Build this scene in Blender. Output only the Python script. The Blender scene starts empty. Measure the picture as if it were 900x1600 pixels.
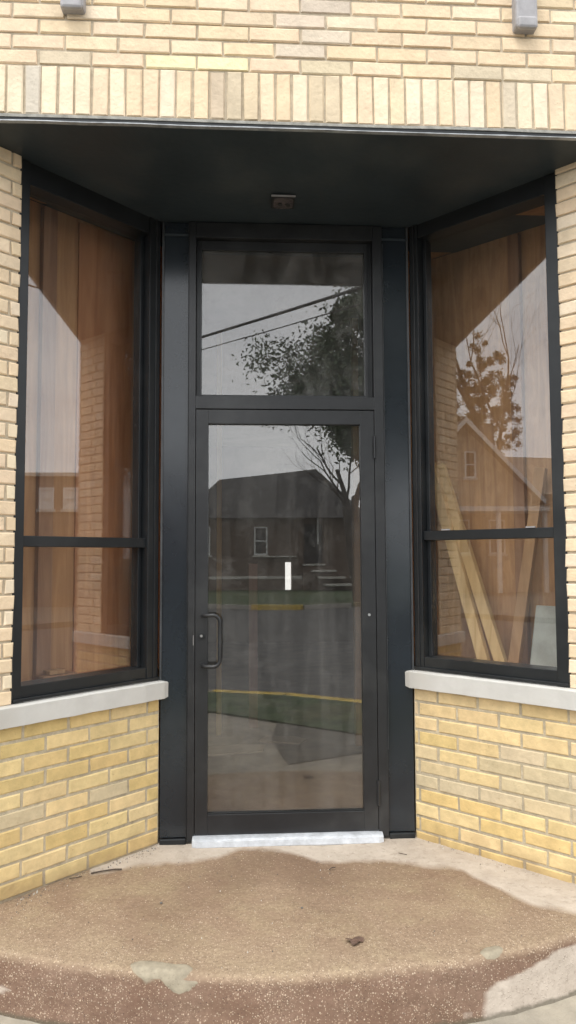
import bpy, bmesh, math, random
from mathutils import Vector, Matrix, noise
random.seed(7)
PI = math.pi
sc = bpy.context.scene
C = sc.collection
# ------------------------------------------------------------------ camera
cam_d = bpy.data.cameras.new('camera'); cam = bpy.data.objects.new('camera', cam_d); C.objects.link(cam)
sc.camera = cam
PITCH, YAW, ROLL = .0622, .0591, -.0042
fwd = Vector((math.sin(YAW)*math.cos(PITCH), math.cos(YAW)*math.cos(PITCH), math.sin(PITCH)))
rt = Vector((math.cos(YAW), -math.sin(YAW), 0)); up = rt.cross(fwd)
r2 = math.cos(ROLL)*rt + math.sin(ROLL)*up; u2 = -math.sin(ROLL)*rt + math.cos(ROLL)*up
M = Matrix((r2, u2, -fwd)).transposed().to_4x4(); M.translation = Vector((-.2053, -3.6748, 1.3737))
cam.matrix_world = M
cam_d.sensor_fit = 'HORIZONTAL'; cam_d.sensor_width = 36; cam_d.lens = 36*1122.86/900
cam_d.clip_start = .05; cam_d.clip_end = 3000
# ------------------------------------------------------------------ sky, sun, exposure
SUN_EL, SUN_AZ = 62, 215      # compass style azimuth, 180 = from -y (in front of the building)
w = bpy.data.worlds.new('World'); sc.world = w; w.use_nodes = True
nt = w.node_tree; nt.nodes.clear(); L = nt.links.new; N = nt.nodes.new
out = N('ShaderNodeOutputWorld'); bg = N('ShaderNodeBackground'); sky = N('ShaderNodeTexSky')
sky.sky_type = 'NISHITA'; sky.sun_disc = False
sky.sun_elevation = math.radians(SUN_EL); sky.sun_rotation = math.radians(SUN_AZ)
sky.air_density = 1; sky.dust_density = 5; sky.ozone_density = 1
bw = N('ShaderNodeRGBToBW'); L(sky.outputs[0], bw.inputs[0])
tc = N('ShaderNodeTexCoord'); mp = N('ShaderNodeMapping'); mp.inputs['Scale'].default_value = (1, 1, 2.6)
L(tc.outputs['Generated'], mp.inputs[0])
nz = N('ShaderNodeTexNoise'); nz.inputs['Scale'].default_value = 2.6; nz.inputs['Detail'].default_value = 6
nz.inputs['Roughness'].default_value = .55; L(mp.outputs[0], nz.inputs[0])
cr = N('ShaderNodeValToRGB'); cr.color_ramp.elements[0].position = .3; cr.color_ramp.elements[1].position = .72
cr.color_ramp.elements[0].color = (8.0, 8.3, 8.8, 1); cr.color_ramp.elements[1].color = (12.5, 12.6, 12.6, 1)
L(nz.outputs[0], cr.inputs[0])
mx = N('ShaderNodeMix'); mx.data_type = 'RGBA'; mx.inputs[0].default_value = .82     # thick overcast over the sky model
L(bw.outputs[0], mx.inputs[6]); L(cr.outputs[0], mx.inputs[7])
L(mx.outputs[2], bg.inputs[0]); bg.inputs[1].default_value = .1; L(bg.outputs[0], out.inputs[0])
sl = bpy.data.lights.new('sun', 'SUN'); so = bpy.data.objects.new('sun', sl); C.objects.link(so)
sl.energy = .7; sl.angle = math.radians(25); sl.color = (1, .95, .86)
az = math.radians(SUN_AZ); el = math.radians(SUN_EL)
so.rotation_euler = Vector((math.sin(az)*math.cos(el), math.cos(az)*math.cos(el), math.sin(el))).to_track_quat('Z', 'Y').to_euler()
so.location = (0, -20, 30)
sc.view_settings.view_transform = 'Standard'; sc.view_settings.look = 'None'
sc.view_settings.exposure = 1.38; sc.view_settings.gamma = 1; sc.view_settings.use_curve_mapping = False
sc.render.engine = 'CYCLES'
sc.cycles.transparent_max_bounces = 16; sc.cycles.max_bounces = 8; sc.cycles.use_denoising = True
sc.cycles.sample_clamp_indirect = 6

# ------------------------------------------------------------------ materials
def mat(name, col=(.5, .5, .5), rough=.6, metal=0, var=.0, vscale=6, bump=0, bscale=60, attr=None, spec=.5, col2=None, c2scale=2, c2pos=(.45, .6)):
    m = bpy.data.materials.new(name); m.use_nodes = True
    t = m.node_tree; n = t.nodes; l = t.links.new; b = n['Principled BSDF']
    b.inputs['Roughness'].default_value = rough; b.inputs['Metallic'].default_value = metal
    b.inputs['Specular IOR Level'].default_value = spec
    tc = n.new('ShaderNodeTexCoord'); src = None
    if attr:
        a = n.new('ShaderNodeAttribute'); a.attribute_name = attr; src = a.outputs['Color']
    else:
        r = n.new('ShaderNodeRGB'); r.outputs[0].default_value = (*col, 1); src = r.outputs[0]
    if col2:
        z = n.new('ShaderNodeTexNoise'); z.inputs['Scale'].default_value = c2scale; z.inputs['Detail'].default_value = 5
        l(tc.outputs['Object'], z.inputs[0])
        rr = n.new('ShaderNodeMapRange'); rr.inputs[1].default_value = c2pos[0]; rr.inputs[2].default_value = c2pos[1]
        l(z.outputs[0], rr.inputs[0])
        k = n.new('ShaderNodeMix'); k.data_type = 'RGBA'; l(rr.outputs[0], k.inputs[0]); l(src, k.inputs[6]); k.inputs[7].default_value = (*col2, 1)
        src = k.outputs[2]
    if var:
        z = n.new('ShaderNodeTexNoise'); z.inputs['Scale'].default_value = vscale; z.inputs['Detail'].default_value = 8
        z.inputs['Roughness'].default_value = .65
        l(tc.outputs['Object'], z.inputs[0])
        rr = n.new('ShaderNodeMapRange'); rr.inputs[1].default_value = .3; rr.inputs[2].default_value = .7
        rr.inputs[3].default_value = 1-var; rr.inputs[4].default_value = 1+var*.6
        l(z.outputs[0], rr.inputs[0])
        k = n.new('ShaderNodeMix'); k.data_type = 'RGBA'; k.blend_type = 'MULTIPLY'; k.inputs[0].default_value = 1
        l(src, k.inputs[6]); l(rr.outputs[0], k.inputs[7]); src = k.outputs[2]
    l(src, b.inputs['Base Color'])
    if bump:
        z = n.new('ShaderNodeTexNoise'); z.inputs['Scale'].default_value = bscale; z.inputs['Detail'].default_value = 6
        l(tc.outputs['Object'], z.inputs[0])
        bp = n.new('ShaderNodeBump'); bp.inputs['Strength'].default_value = bump; bp.inputs['Distance'].default_value = .004
        l(z.outputs[0], bp.inputs['Height']); l(bp.outputs[0], b.inputs['Normal'])
    m['src'] = 1
    return m
def srcnode(m): return m.node_tree

def wood(name, c1, c2, vert=True, rough=.6, scale=1.0):
    m = bpy.data.materials.new(name); m.use_nodes = True
    t = m.node_tree; n = t.nodes; l = t.links.new; b = n['Principled BSDF']; b.inputs['Roughness'].default_value = rough
    tc = n.new('ShaderNodeTexCoord'); mp = n.new('ShaderNodeMapping')
    mp.inputs['Scale'].default_value = (14*scale, 14*scale, 1.1*scale) if vert else (3*scale, 14*scale, 14*scale)
    l(tc.outputs['Object'], mp.inputs[0])
    z = n.new('ShaderNodeTexNoise'); z.inputs['Scale'].default_value = 1.4; z.inputs['Detail'].default_value = 8; z.inputs['Distortion'].default_value = 1.2
    l(mp.outputs[0], z.inputs[0])
    r = n.new('ShaderNodeValToRGB'); r.color_ramp.elements[0].position = .32; r.color_ramp.elements[1].position = .68
    r.color_ramp.elements[0].color = (*c1, 1); r.color_ramp.elements[1].color = (*c2, 1)
    l(z.outputs[0], r.inputs[0]); l(r.outputs[0], b.inputs['Base Color'])
    return m

def strandboard(name):
    m = bpy.data.materials.new(name); m.use_nodes = True
    t = m.node_tree; n = t.nodes; l = t.links.new; b = n['Principled BSDF']; b.inputs['Roughness'].default_value = .6
    tc = n.new('ShaderNodeTexCoord'); mp = n.new('ShaderNodeMapping'); mp.inputs['Scale'].default_value = (34, 34, 16)
    l(tc.outputs['Object'], mp.inputs[0])
    v = n.new('ShaderNodeTexVoronoi'); v.inputs['Scale'].default_value = 1; v.inputs['Randomness'].default_value = 1
    z = n.new('ShaderNodeTexNoise'); z.inputs['Scale'].default_value = 3; z.inputs['Detail'].default_value = 3
    l(tc.outputs['Object'], z.inputs[0])
    ad = n.new('ShaderNodeVectorMath'); ad.operation = 'MULTIPLY_ADD'; ad.inputs[1].default_value = (3, 3, 3)
    l(z.outputs['Color'], ad.inputs[0]); l(mp.outputs[0], ad.inputs[2]); l(ad.outputs[0], v.inputs[0])
    sep = n.new('ShaderNodeSeparateColor'); l(v.outputs['Color'], sep.inputs[0])
    r = n.new('ShaderNodeValToRGB'); r.color_ramp.elements[0].color = (.33, .17, .078, 1); r.color_ramp.elements[1].color = (.47, .265, .13, 1)
    l(sep.outputs[0], r.inputs[0])
    m2 = n.new('ShaderNodeMapping'); m2.inputs['Scale'].default_value = (18, 18, 1.3); l(tc.outputs['Object'], m2.inputs[0])
    z2 = n.new('ShaderNodeTexNoise'); z2.inputs['Scale'].default_value = 1.2; z2.inputs['Detail'].default_value = 8; z2.inputs['Distortion'].default_value = 1.5; l(m2.outputs[0], z2.inputs[0])
    r2 = n.new('ShaderNodeValToRGB'); r2.color_ramp.elements[0].position = .3; r2.color_ramp.elements[1].position = .7
    r2.color_ramp.elements[0].color = (.33, .155, .062, 1); r2.color_ramp.elements[1].color = (.60, .33, .145, 1); l(z2.outputs[0], r2.inputs[0])
    k = n.new('ShaderNodeMix'); k.data_type = 'RGBA'; k.inputs[0].default_value = .6; l(r.outputs[0], k.inputs[6]); l(r2.outputs[0], k.inputs[7]); l(k.outputs[2], b.inputs['Base Color'])
    return m

def glass(name, tint=(.96, .96, .95), dust=.03, wave=.02, refl=1.0, streak=(9, 9, .8), dustcol=(.55, .54, .52)):
    m = bpy.data.materials.new(name); m.use_nodes = True
    t = m.node_tree; n = t.nodes; l = t.links.new; n.clear()
    o = n.new('ShaderNodeOutputMaterial'); tr = n.new('ShaderNodeBsdfTransparent'); tr.inputs[0].default_value = (*tint, 1)
    gl = n.new('ShaderNodeBsdfGlossy'); gl.inputs['Roughness'].default_value = 0.0; gl.inputs[0].default_value = (1, 1, 1, 1)
    g = n.new('ShaderNodeNewGeometry'); tc = n.new('ShaderNodeTexCoord')
    dt = n.new('ShaderNodeVectorMath'); dt.operation = 'DOT_PRODUCT'; l(g.outputs['Incoming'], dt.inputs[0]); l(g.outputs['Normal'], dt.inputs[1])
    def mth(op, a, b=None):
        q = n.new('ShaderNodeMath'); q.operation = op
        for i, x in enumerate((a, b)):
            if x is None: continue
            if isinstance(x, (int, float)): q.inputs[i].default_value = x
            else: l(x, q.inputs[i])
        return q.outputs[0]
    c = mth('ABSOLUTE', dt.outputs['Value']); k = mth('SUBTRACT', 1, c); k5 = mth('POWER', k, 5.0)
    F = mth('ADD', mth('MULTIPLY', k5, .955), .045); F = mth('MULTIPLY', F, refl)
    nz = n.new('ShaderNodeTexNoise'); nz.inputs['Scale'].default_value = 1.7; nz.inputs['Detail'].default_value = 1; l(tc.outputs['Object'], nz.inputs[0])
    bp = n.new('ShaderNodeBump'); bp.inputs['Strength'].default_value = wave; bp.inputs['Distance'].default_value = .02
    l(nz.outputs[0], bp.inputs['Height']); l(bp.outputs[0], gl.inputs['Normal'])
    m1 = n.new('ShaderNodeMixShader'); l(F, m1.inputs[0]); l(tr.outputs[0], m1.inputs[1]); l(gl.outputs[0], m1.inputs[2])
    mp = n.new('ShaderNodeMapping'); mp.inputs['Scale'].default_value = streak; l(tc.outputs['Object'], mp.inputs[0])
    s1 = n.new('ShaderNodeTexNoise'); s1.inputs['Scale'].default_value = 1.0; s1.inputs['Detail'].default_value = 7; s1.inputs['Roughness'].default_value = .6
    s1.inputs['Distortion'].default_value = .8; l(mp.outputs[0], s1.inputs[0])
    s2 = n.new('ShaderNodeTexNoise'); s2.inputs['Scale'].default_value = 7; s2.inputs['Detail'].default_value = 9; s2.inputs['Roughness'].default_value = .7; s2.inputs['Distortion'].default_value = 1.5
    l(tc.outputs['Object'], s2.inputs[0])
    a = n.new('ShaderNodeMapRange'); a.inputs[1].default_value = .4; a.inputs[2].default_value = .75; a.inputs[4].default_value = dust; l(s1.outputs[0], a.inputs[0])
    b_ = n.new('ShaderNodeMapRange'); b_.inputs[1].default_value = .5; b_.inputs[2].default_value = .8; b_.inputs[4].default_value = dust*1.2; l(s2.outputs[0], b_.inputs[0])
    df = n.new('ShaderNodeBsdfDiffuse'); df.inputs[0].default_value = (*dustcol, 1)
    fac = mth('ADD', mth('ADD', a.outputs[0], b_.outputs[0]), dust*.25)
    m2 = n.new('ShaderNodeMixShader'); l(fac, m2.inputs[0]); l(m1.outputs[0], m2.inputs[1]); l(df.outputs[0], m2.inputs[2])
    l(m2.outputs[0], o.inputs[0])
    return m

MT = {}
MT['brick'] = mat('glazed_tan_brick', attr='brick_colour', rough=.6, var=.17, vscale=15, bump=.8, bscale=40, spec=.3)
MT['brick_face'] = mat('cream_face_brick', attr='brick_colour', rough=.75, var=.14, vscale=13, bump=.8, bscale=55, spec=.25)
MT['mortar'] = mat('mortar', (.50, .43, .31), .9, var=.25, vscale=30, bump=.6, bscale=150, col2=(.40, .345, .25), c2scale=3)
MT['mortar_dark'] = mat('raked_mortar', (.49, .415, .31), .95, var=.25, vscale=30, bump=.6, bscale=150)
MT['black'] = mat('black_painted_aluminium', (.011, .013, .015), .36, var=.3, vscale=7, bump=.03, bscale=25, spec=.42, col2=(.03, .032, .033), c2scale=3, c2pos=(.5, .75))
MT['bronze'] = mat('dark_bronze_door_metal', (.016, .017, .019), .34, var=.3, vscale=9, bump=.03, bscale=30, spec=.5, col2=(.035, .036, .037), c2scale=3.5, c2pos=(.5, .72))
MT['panel'] = mat('glossy_black_panel', (.012, .017, .023), .19, var=.2, vscale=3, spec=.6, col2=(.028, .034, .040), c2scale=2.2, c2pos=(.5, .8))
MT['soffit'] = mat('black_painted_soffit', (.029, .039, .046), .42, var=.25, vscale=2.5, bump=.3, bscale=30, spec=.5, col2=(.06, .068, .07), c2scale=2.2, c2pos=(.5, .75))
MT['sill'] = mat('grey_stone_sill', (.56, .55, .52), .75, var=.10, vscale=7, bump=.25, bscale=40, col2=(.46, .44, .40), c2scale=3.5, c2pos=(.5, .75))
MT['white'] = mat('chalky_white_metal', (.58, .61, .65), .38, metal=.25, var=.3, vscale=14, bump=.4, bscale=30)
MT['highlight_trim'] = mat('dark_highlight_trim', (.05, .053, .056), .35, var=.5, vscale=12)  # lighter than the frames: edge highlights painted into the trim colour
MT['steel'] = mat('bare_steel', (.62, .62, .62), .3, metal=1)
MT['drip'] = mat('bright_drip_edge', (.42, .44, .46), .35, metal=.3, var=.5, vscale=14)
MT['caulk'] = mat('dirty_caulk', (.32, .31, .28), .8, var=.4, vscale=25, bump=.5, bscale=90)
MT['bracket'] = mat('weathered_grey_metal', (.34, .33, .34), .55, var=.2, vscale=14, bump=.2, bscale=40)
MT['seal'] = mat('black_joint_sealant', (.02, .02, .02), .6, bump=.4, bscale=80)
MT['rust'] = mat('junction_box_metal', (.085, .07, .07), .6, var=.5, vscale=40, bump=.6, bscale=80)
MT['glass'] = glass('window_glass', dust=.016, wave=.005, refl=1.5)
MT['glass_door'] = glass('door_glass', tint=(.93, .92, .9), dust=.040, wave=.008, refl=2.0)
MT['glass_dusty'] = glass('transom_glass', tint=(.88, .87, .86), dust=.085, wave=.006, refl=2.0, streak=(7, 7, 3))
MT['plywood_l'] = wood('brown_plywood', (.33, .155, .062), (.49, .26, .115))
MT['plywood_d'] = wood('dark_plywood', (.22, .10, .05), (.32, .17, .09))
MT['plywood_r'] = wood('red_plywood', (.33, .13, .052), (.45, .20, .088))
MT['osb'] = strandboard('strand_board')
MT['lumber'] = wood('pale_lumber', (.50, .32, .13), (.66, .45, .22))
MT['lumber2'] = wood('brown_lumber', (.30, .16, .07), (.42, .245, .12))
MT['pink_wood'] = wood('pinkish_lumber', (.36, .2, .16), (.46, .28, .22))
MT['grey_board'] = mat('grey_board', (.42, .44, .41), .7, var=.12, vscale=6, col2=(.34, .35, .32), c2scale=7)
MT['dark_room'] = mat('bare_brown_plaster', (.20, .155, .125), .85, var=.35, vscale=2)
MT['room_floor'] = mat('dusty_floor', (.24, .19, .15), .85, var=.35, vscale=4)
MT['concrete'] = mat('sidewalk_concrete', (.33, .295, .235), .9, var=.2, vscale=9, bump=.8, bscale=120, col2=(.24, .215, .175), c2scale=1.8)
MT['asphalt'] = mat('asphalt', (.075, .073, .071), .85, var=.25, vscale=1.2, bump=.5, bscale=40)
MT['asphalt_patch'] = mat('asphalt_patch', (.13, .12, .10), .9, var=.35, vscale=3, bump=.5, bscale=40)
MT['grass'] = mat('short_grass', (.045, .075, .025), .95, var=.7, vscale=5, bump=1, bscale=60, col2=(.10, .10, .045), c2scale=1.1, c2pos=(.5, .7))
MT['grass_blade'] = mat('grass_blade', (.06, .13, .03), .8, var=.4, vscale=9)
MT['kerb'] = mat('kerb_concrete', (.36, .34, .3), .9, var=.2, vscale=5)
MT['yellow'] = mat('yellow_kerb_paint', (.55, .39, .07), .7, var=.45, vscale=9)
MT['house_brick'] = mat('brown_house_brick', (.16, .12, .095), .85, var=.25, vscale=6)
MT['red_brick'] = mat('red_house_brick', (.24, .085, .06), .85, var=.25, vscale=6)
MT['siding'] = mat('tan_siding', (.34, .27, .2), .7, var=.15, vscale=2)
MT['roof'] = mat('dark_shingles', (.055, .052, .052), .9, var=.3, vscale=4, bump=.8, bscale=8)
MT['trim'] = mat('white_trim', (.66, .66, .64), .6)
MT['limestone'] = mat('pale_stone', (.55, .53, .48), .8, var=.15)
MT['dark_glass'] = mat('dark_window_glass', (.03, .035, .04), .06, spec=.6)
MT['bark'] = mat('grey_brown_bark', (.075, .06, .048), .95, var=.4, vscale=3)
MT['leaf'] = mat('dark_green_leaf', (.055, .095, .035), .6, var=.7, vscale=1.2)
MT['ivy'] = mat('olive_leaf', (.15, .125, .045), .7, var=.4, vscale=.8)
MT['cable'] = mat('black_cable', (.015, .015, .016), .6)
MT['dead_leaf'] = mat('dead_leaf', (.11, .065, .045), .8, var=.4, vscale=60)
MT['twig'] = mat('twig', (.06, .045, .035), .9)
MT['pebble'] = mat('pebble', (.12, .11, .1), .8, var=.4, vscale=60)
MT['paper'] = mat('dusty_cardboard', (.42, .33, .25), .8, var=.2)
def splash(m, col):
    t = m.node_tree; n = t.nodes; l = t.links.new; b = n['Principled BSDF']; src = b.inputs['Base Color'].links[0].from_socket
    tc = n.new('ShaderNodeTexCoord'); x = n.new('ShaderNodeSeparateXYZ'); l(tc.outputs['Object'], x.inputs[0])
    z = n.new('ShaderNodeTexNoise'); z.inputs['Scale'].default_value = 9; z.inputs['Detail'].default_value = 6; l(tc.outputs['Object'], z.inputs[0])
    a = n.new('ShaderNodeMath'); a.operation = 'MULTIPLY_ADD'; a.inputs[1].default_value = -.22; l(z.outputs[0], a.inputs[0]); l(x.outputs[2], a.inputs[2])
    r = n.new('ShaderNodeMapRange'); r.inputs[1].default_value = -.06; r.inputs[2].default_value = -.155; r.inputs[3].default_value = 0; r.inputs[4].default_value = .6; l(a.outputs[0], r.inputs[0])
    # small pits and chips
    z2 = n.new('ShaderNodeTexNoise'); z2.inputs['Scale'].default_value = 55; z2.inputs['Detail'].default_value = 4; l(tc.outputs['Object'], z2.inputs[0])
    r2 = n.new('ShaderNodeMapRange'); r2.inputs[1].default_value = .68; r2.inputs[2].default_value = .76; r2.inputs[4].default_value = .55; l(z2.outputs[0], r2.inputs[0])
    mx_ = n.new('ShaderNodeMath'); mx_.operation = 'MAXIMUM'; l(r.outputs[0], mx_.inputs[0]); l(r2.outputs[0], mx_.inputs[1])
    k = n.new('ShaderNodeMix'); k.data_type = 'RGBA'; l(mx_.outputs[0], k.inputs[0]); l(src, k.inputs[6]); k.inputs[7].default_value = (*col, 1); l(k.outputs[2], b.inputs['Base Color'])
splash(MT['brick'], (.34, .235, .12)); splash(MT['mortar'], (.22, .17, .11)); splash(MT['brick_face'], (.42, .33, .22))
fr = bpy.data.materials.new('frosted_pane'); fr.use_nodes = True
n = fr.node_tree.nodes; n.clear(); o_ = n.new('ShaderNodeOutputMaterial'); t_ = n.new('ShaderNodeBsdfTranslucent'); t_.inputs[0].default_value = (.92, .92, .92, 1)
fr.node_tree.links.new(t_.outputs[0], o_.inputs[0]); MT['frosted'] = fr

# ------------------------------------------------------------------ helpers
def tagit(o, label=None, cat=None, group=None, kind=None):
    if label: o['label'] = label
    if cat: o['category'] = cat
    if group: o['group'] = group
    if kind: o['kind'] = kind
    return o
def empty(name, loc=(0, 0, 0), label=None, cat=None, group=None):
    o = bpy.data.objects.new(name, None); C.objects.link(o); o.location = loc; o.empty_display_size = .2
    return tagit(o, label, cat, group)
def ident(a, b, c): return Vector((a, b, c))
class MB:
    """collects shapes, builds one mesh object"""
    def __init__(s, f=ident): s.v = []; s.fc = []; s.mi = []; s.col = []; s.f = f; s.cc = (1, 1, 1); s.m = 0
    def add(s, vs, fs, f=None):
        f = f or s.f; k = len(s.v)
        s.v += [f(*p) for p in vs]
        for q in fs: s.fc.append([k+i for i in q]); s.mi.append(s.m); s.col.append(s.cc)
    def box(s, a0, a1, b0, b1, c0, c1, f=None):
        s.add([(a, b, c) for a in (a0, a1) for b in (b0, b1) for c in (c0, c1)],
              [(0, 1, 3, 2), (4, 6, 7, 5), (0, 4, 5, 1), (2, 3, 7, 6), (0, 2, 6, 4), (1, 5, 7, 3)], f)
        return s
    def prism(s, poly, z0, z1, f=None):
        n = len(poly)
        s.add([(x, y, z0) for x, y in poly]+[(x, y, z1) for x, y in poly],
              [tuple(range(n)), tuple(range(2*n-1, n-1, -1))]+[(i, i+n, (i+1) % n+n, (i+1) % n) for i in range(n)], f)
        return s
    def tube(s, pts, rad, seg=10, cap=True, f=None):
        f = f or s.f; P = [f(*p) for p in pts]; n = len(P)
        if not hasattr(rad, '__len__'): rad = [rad]*n
        k = len(s.v); ref = None
        for i, p in enumerate(P):
            d = (P[min(i+1, n-1)]-P[max(i-1, 0)]).normalized()
            if ref is None: ref = d.orthogonal().normalized()
            ref = (ref-d*ref.dot(d)); ref = ref.normalized() if ref.length > 1e-6 else d.orthogonal().normalized()
            b = d.cross(ref)
            for j in range(seg):
                a = 2*PI*j/seg; s.v.append(p+(ref*math.cos(a)+b*math.sin(a))*rad[i])
        for i in range(n-1):
            for j in range(seg):
                s.fc.append([k+i*seg+j, k+i*seg+(j+1) % seg, k+(i+1)*seg+(j+1) % seg, k+(i+1)*seg+j]); s.mi.append(s.m); s.col.append(s.cc)
        if cap:
            s.fc.append([k+j for j in range(seg)][::-1]); s.mi.append(s.m); s.col.append(s.cc)
            s.fc.append([k+(n-1)*seg+j for j in range(seg)]); s.mi.append(s.m); s.col.append(s.cc)
        return s
    def build(s, name, mats, parent=None, bevel=0, smooth=False, label=None, recalc=True, attr=None):
        me = bpy.data.meshes.new(name); me.from_pydata([tuple(p) for p in s.v], [], s.fc)
        if not isinstance(mats, (list, tuple)): mats = [mats]
        for m in mats: me.materials.append(m)
        me.polygons.foreach_set('material_index', s.mi)
        if attr:
            at = me.attributes.new(attr, 'FLOAT_COLOR', 'CORNER'); buf = []
            for p in me.polygons:
                c = s.col[p.index]; buf += [c[0], c[1], c[2], 1]*p.loop_total
            at.data.foreach_set('color', buf)
        if recalc:
            bm = bmesh.new(); bm.from_mesh(me); bmesh.ops.recalc_face_normals(bm, faces=bm.faces); bm.to_mesh(me); bm.free()
        if smooth: me.polygons.foreach_set('use_smooth', [True]*len(me.polygons))
        me.update()
        o = bpy.data.objects.new(name, me); C.objects.link(o)
        if bevel:
            b = o.modifiers.new('bevel', 'BEVEL'); b.width = bevel; b.segments = 2; b.limit_method = 'ANGLE'; b.angle_limit = .6
        if parent is not None:
            o.parent = parent
            if parent.type == 'EMPTY': o.matrix_parent_inverse = Matrix.Translation(-parent.location)
        if label: o['label'] = label
        return o

S = math.sqrt(.5); XL, XR = -.635, .651
def WL(t, nn, z): return Vector((XL-S*t+S*nn, -S*t-S*nn, z))     # left splayed wing: t outwards, nn out of the wall
def WR(t, nn, z): return Vector((XR+S*t-S*nn, -S*t-S*nn, z))

def jit(c, v=.06):
    k = 1+random.uniform(-v, v); return (c[0]*k*(1+random.uniform(-.02, .02)), c[1]*k, c[2]*k*(1+random.uniform(-v, v)*.8))
def brick(mb, a0, a1, c0, c1, depth=.05, proud=0, ch=.0038, f=None):
    """one brick, front face at b=proud, with worn chamfered arrises"""
    j = lambda q=.0024: random.uniform(-q, q)
    b = proud+j(.0015); c = ch*random.uniform(.7, 1.5)
    vs = [(a0, -depth, c0), (a1, -depth, c0), (a1, -depth, c1), (a0, -depth, c1),
          (a0+j(), b-c, c0+j()), (a1+j(), b-c, c0+j()), (a1+j(), b-c, c1+j()), (a0+j(), b-c, c1+j()),
          (a0+c, b+j(.0006), c0+c), (a1-c, b+j(.0006), c0+c), (a1-c, b+j(.0006), c1-c), (a0+c, b+j(.0006), c1-c)]
    fs = [(8, 9, 10, 11), (4, 5, 9, 8), (5, 6, 10, 9), (6, 7, 11, 10), (7, 4, 8, 11), (0, 1, 5, 4), (1, 2, 6, 5), (2, 3, 7, 6), (3, 0, 4, 7)]
    mb.add(vs, fs, f)
def courses(mb, a0, a1, z0, z1, pitch, length, joint, colour, start=0.0, proud=0, ends=None):
    """running-bond brickwork between a0 and a1"""
    z = z0; r = 0
    while z < z1-.012:
        top = min(z+pitch-joint, z1)
        a = a0-(start if r % 2 == 0 else start+length/2) % length
        while a < a1-.008:
            b0 = max(a, a0); b1 = min(a+length-joint, a1)
            if b1-b0 > .012:
                mb.cc = colour((b0+b1)/2, z, r); brick(mb, b0, b1, z, top, proud=proud)
            a += length
        z += pitch; r += 1

# ================================================================== setting: ground, roads, pavements
ZW = -.23
def structure(mb, name, m, **k): return tagit(mb.build(name, m, **k), kind='structure')
structure(MB().box(-900, 900, -900, 900, -.60, -.46), 'ground', MT['grass'])
structure(MB().prism([(-110, -120), (110, -120), (110, 90), (-110, 90)], -.45, -.40), 'road', MT['asphalt'])
kerb_near = [(-48, 39.6), (-6, -2.4), (-4.2, -4.1), (-2.6, -5.0), (-1.6, -5.2), (-.58, -5.08), (.29, -4.81), (1.08, -4.3), (3, -2.6), (48, 42.4)]
structure(MB().prism([(x, y) for x, y in kerb_near], -.44, ZW), 'pavement', MT['concrete'])
def kerb_strip(name, pts, wid, m, z0, z1):
    b = MB()
    for (x0, y0), (x1, y1) in zip(pts, pts[1:]):
        d = Vector((x1-x0, y1-y0)).normalized(); nn = Vector((-d.y, d.x))*wid
        b.prism([(x0, y0), (x1, y1), (x1+nn.x, y1+nn.y), (x0+nn.x, y0+nn.y)], z0, z1)
    return structure(b, name, m)
kerb_strip('kerb', kerb_near[:6], -.02, MT['kerb'], -.43, ZW+.012)
kerb_strip('kerb', kerb_near[5:9], -.025, MT['yellow'], -.43, ZW+.014)
kerb_strip('kerb', kerb_near[5:9], .13, MT['yellow'], ZW, ZW+.013)
grass_poly = [(-9, .2), (-7.0, -1.9), (-4.6, -4.0), (-2.6, -4.85), (-1.6, -5.05), (-.58, -4.93), (.23, -4.66), (.98, -4.18), (1.9, -3.4), (.81, -2.8), (.08, -3.36), (-.53, -3.84), (-1.7, -4.05), (-4, -3.0), (-7.4, .5)]
tagit(MB().prism(grass_poly, ZW-.02, ZW+.02).build('grass', MT['grass']), kind='stuff')
structure(MB().prism([(.12, -1.95), (.8, -2.25), (1.7, -2.3), (.84, -2.82), (.1, -3.38), (.02, -2.7)], ZW+.004, ZW+.006), 'path', MT['asphalt_patch'])
structure(MB().prism([(-12.4, -8.8), (-13.8, -11.2), (-60, -57), (-110, -57), (-110, 88)], -.44, -.26), 'pavement', MT['asphalt_patch'])
structure(MB().prism([(9.4, -9), (110, 91), (110, -57), (60, -57), (11, -11.2)], -.44, -.26), 'pavement', MT['asphalt_patch'])
far = [(-1.5, -21.6), (.1, -20.7), (1.7, -20.6), (3.4, -21.4), (70, -88), (70, -110), (-70, -110), (-70, -90)]
structure(MB().prism(far, -.44, -.27), 'pavement', MT['grass'])
kerb_strip('kerb', far[:4], .14, MT['kerb'], -.43, -.255)
kerb_strip('kerb', [(.0, -20.72), (1.72, -20.58)], .19, MT['yellow'], -.43, -.235)

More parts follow.
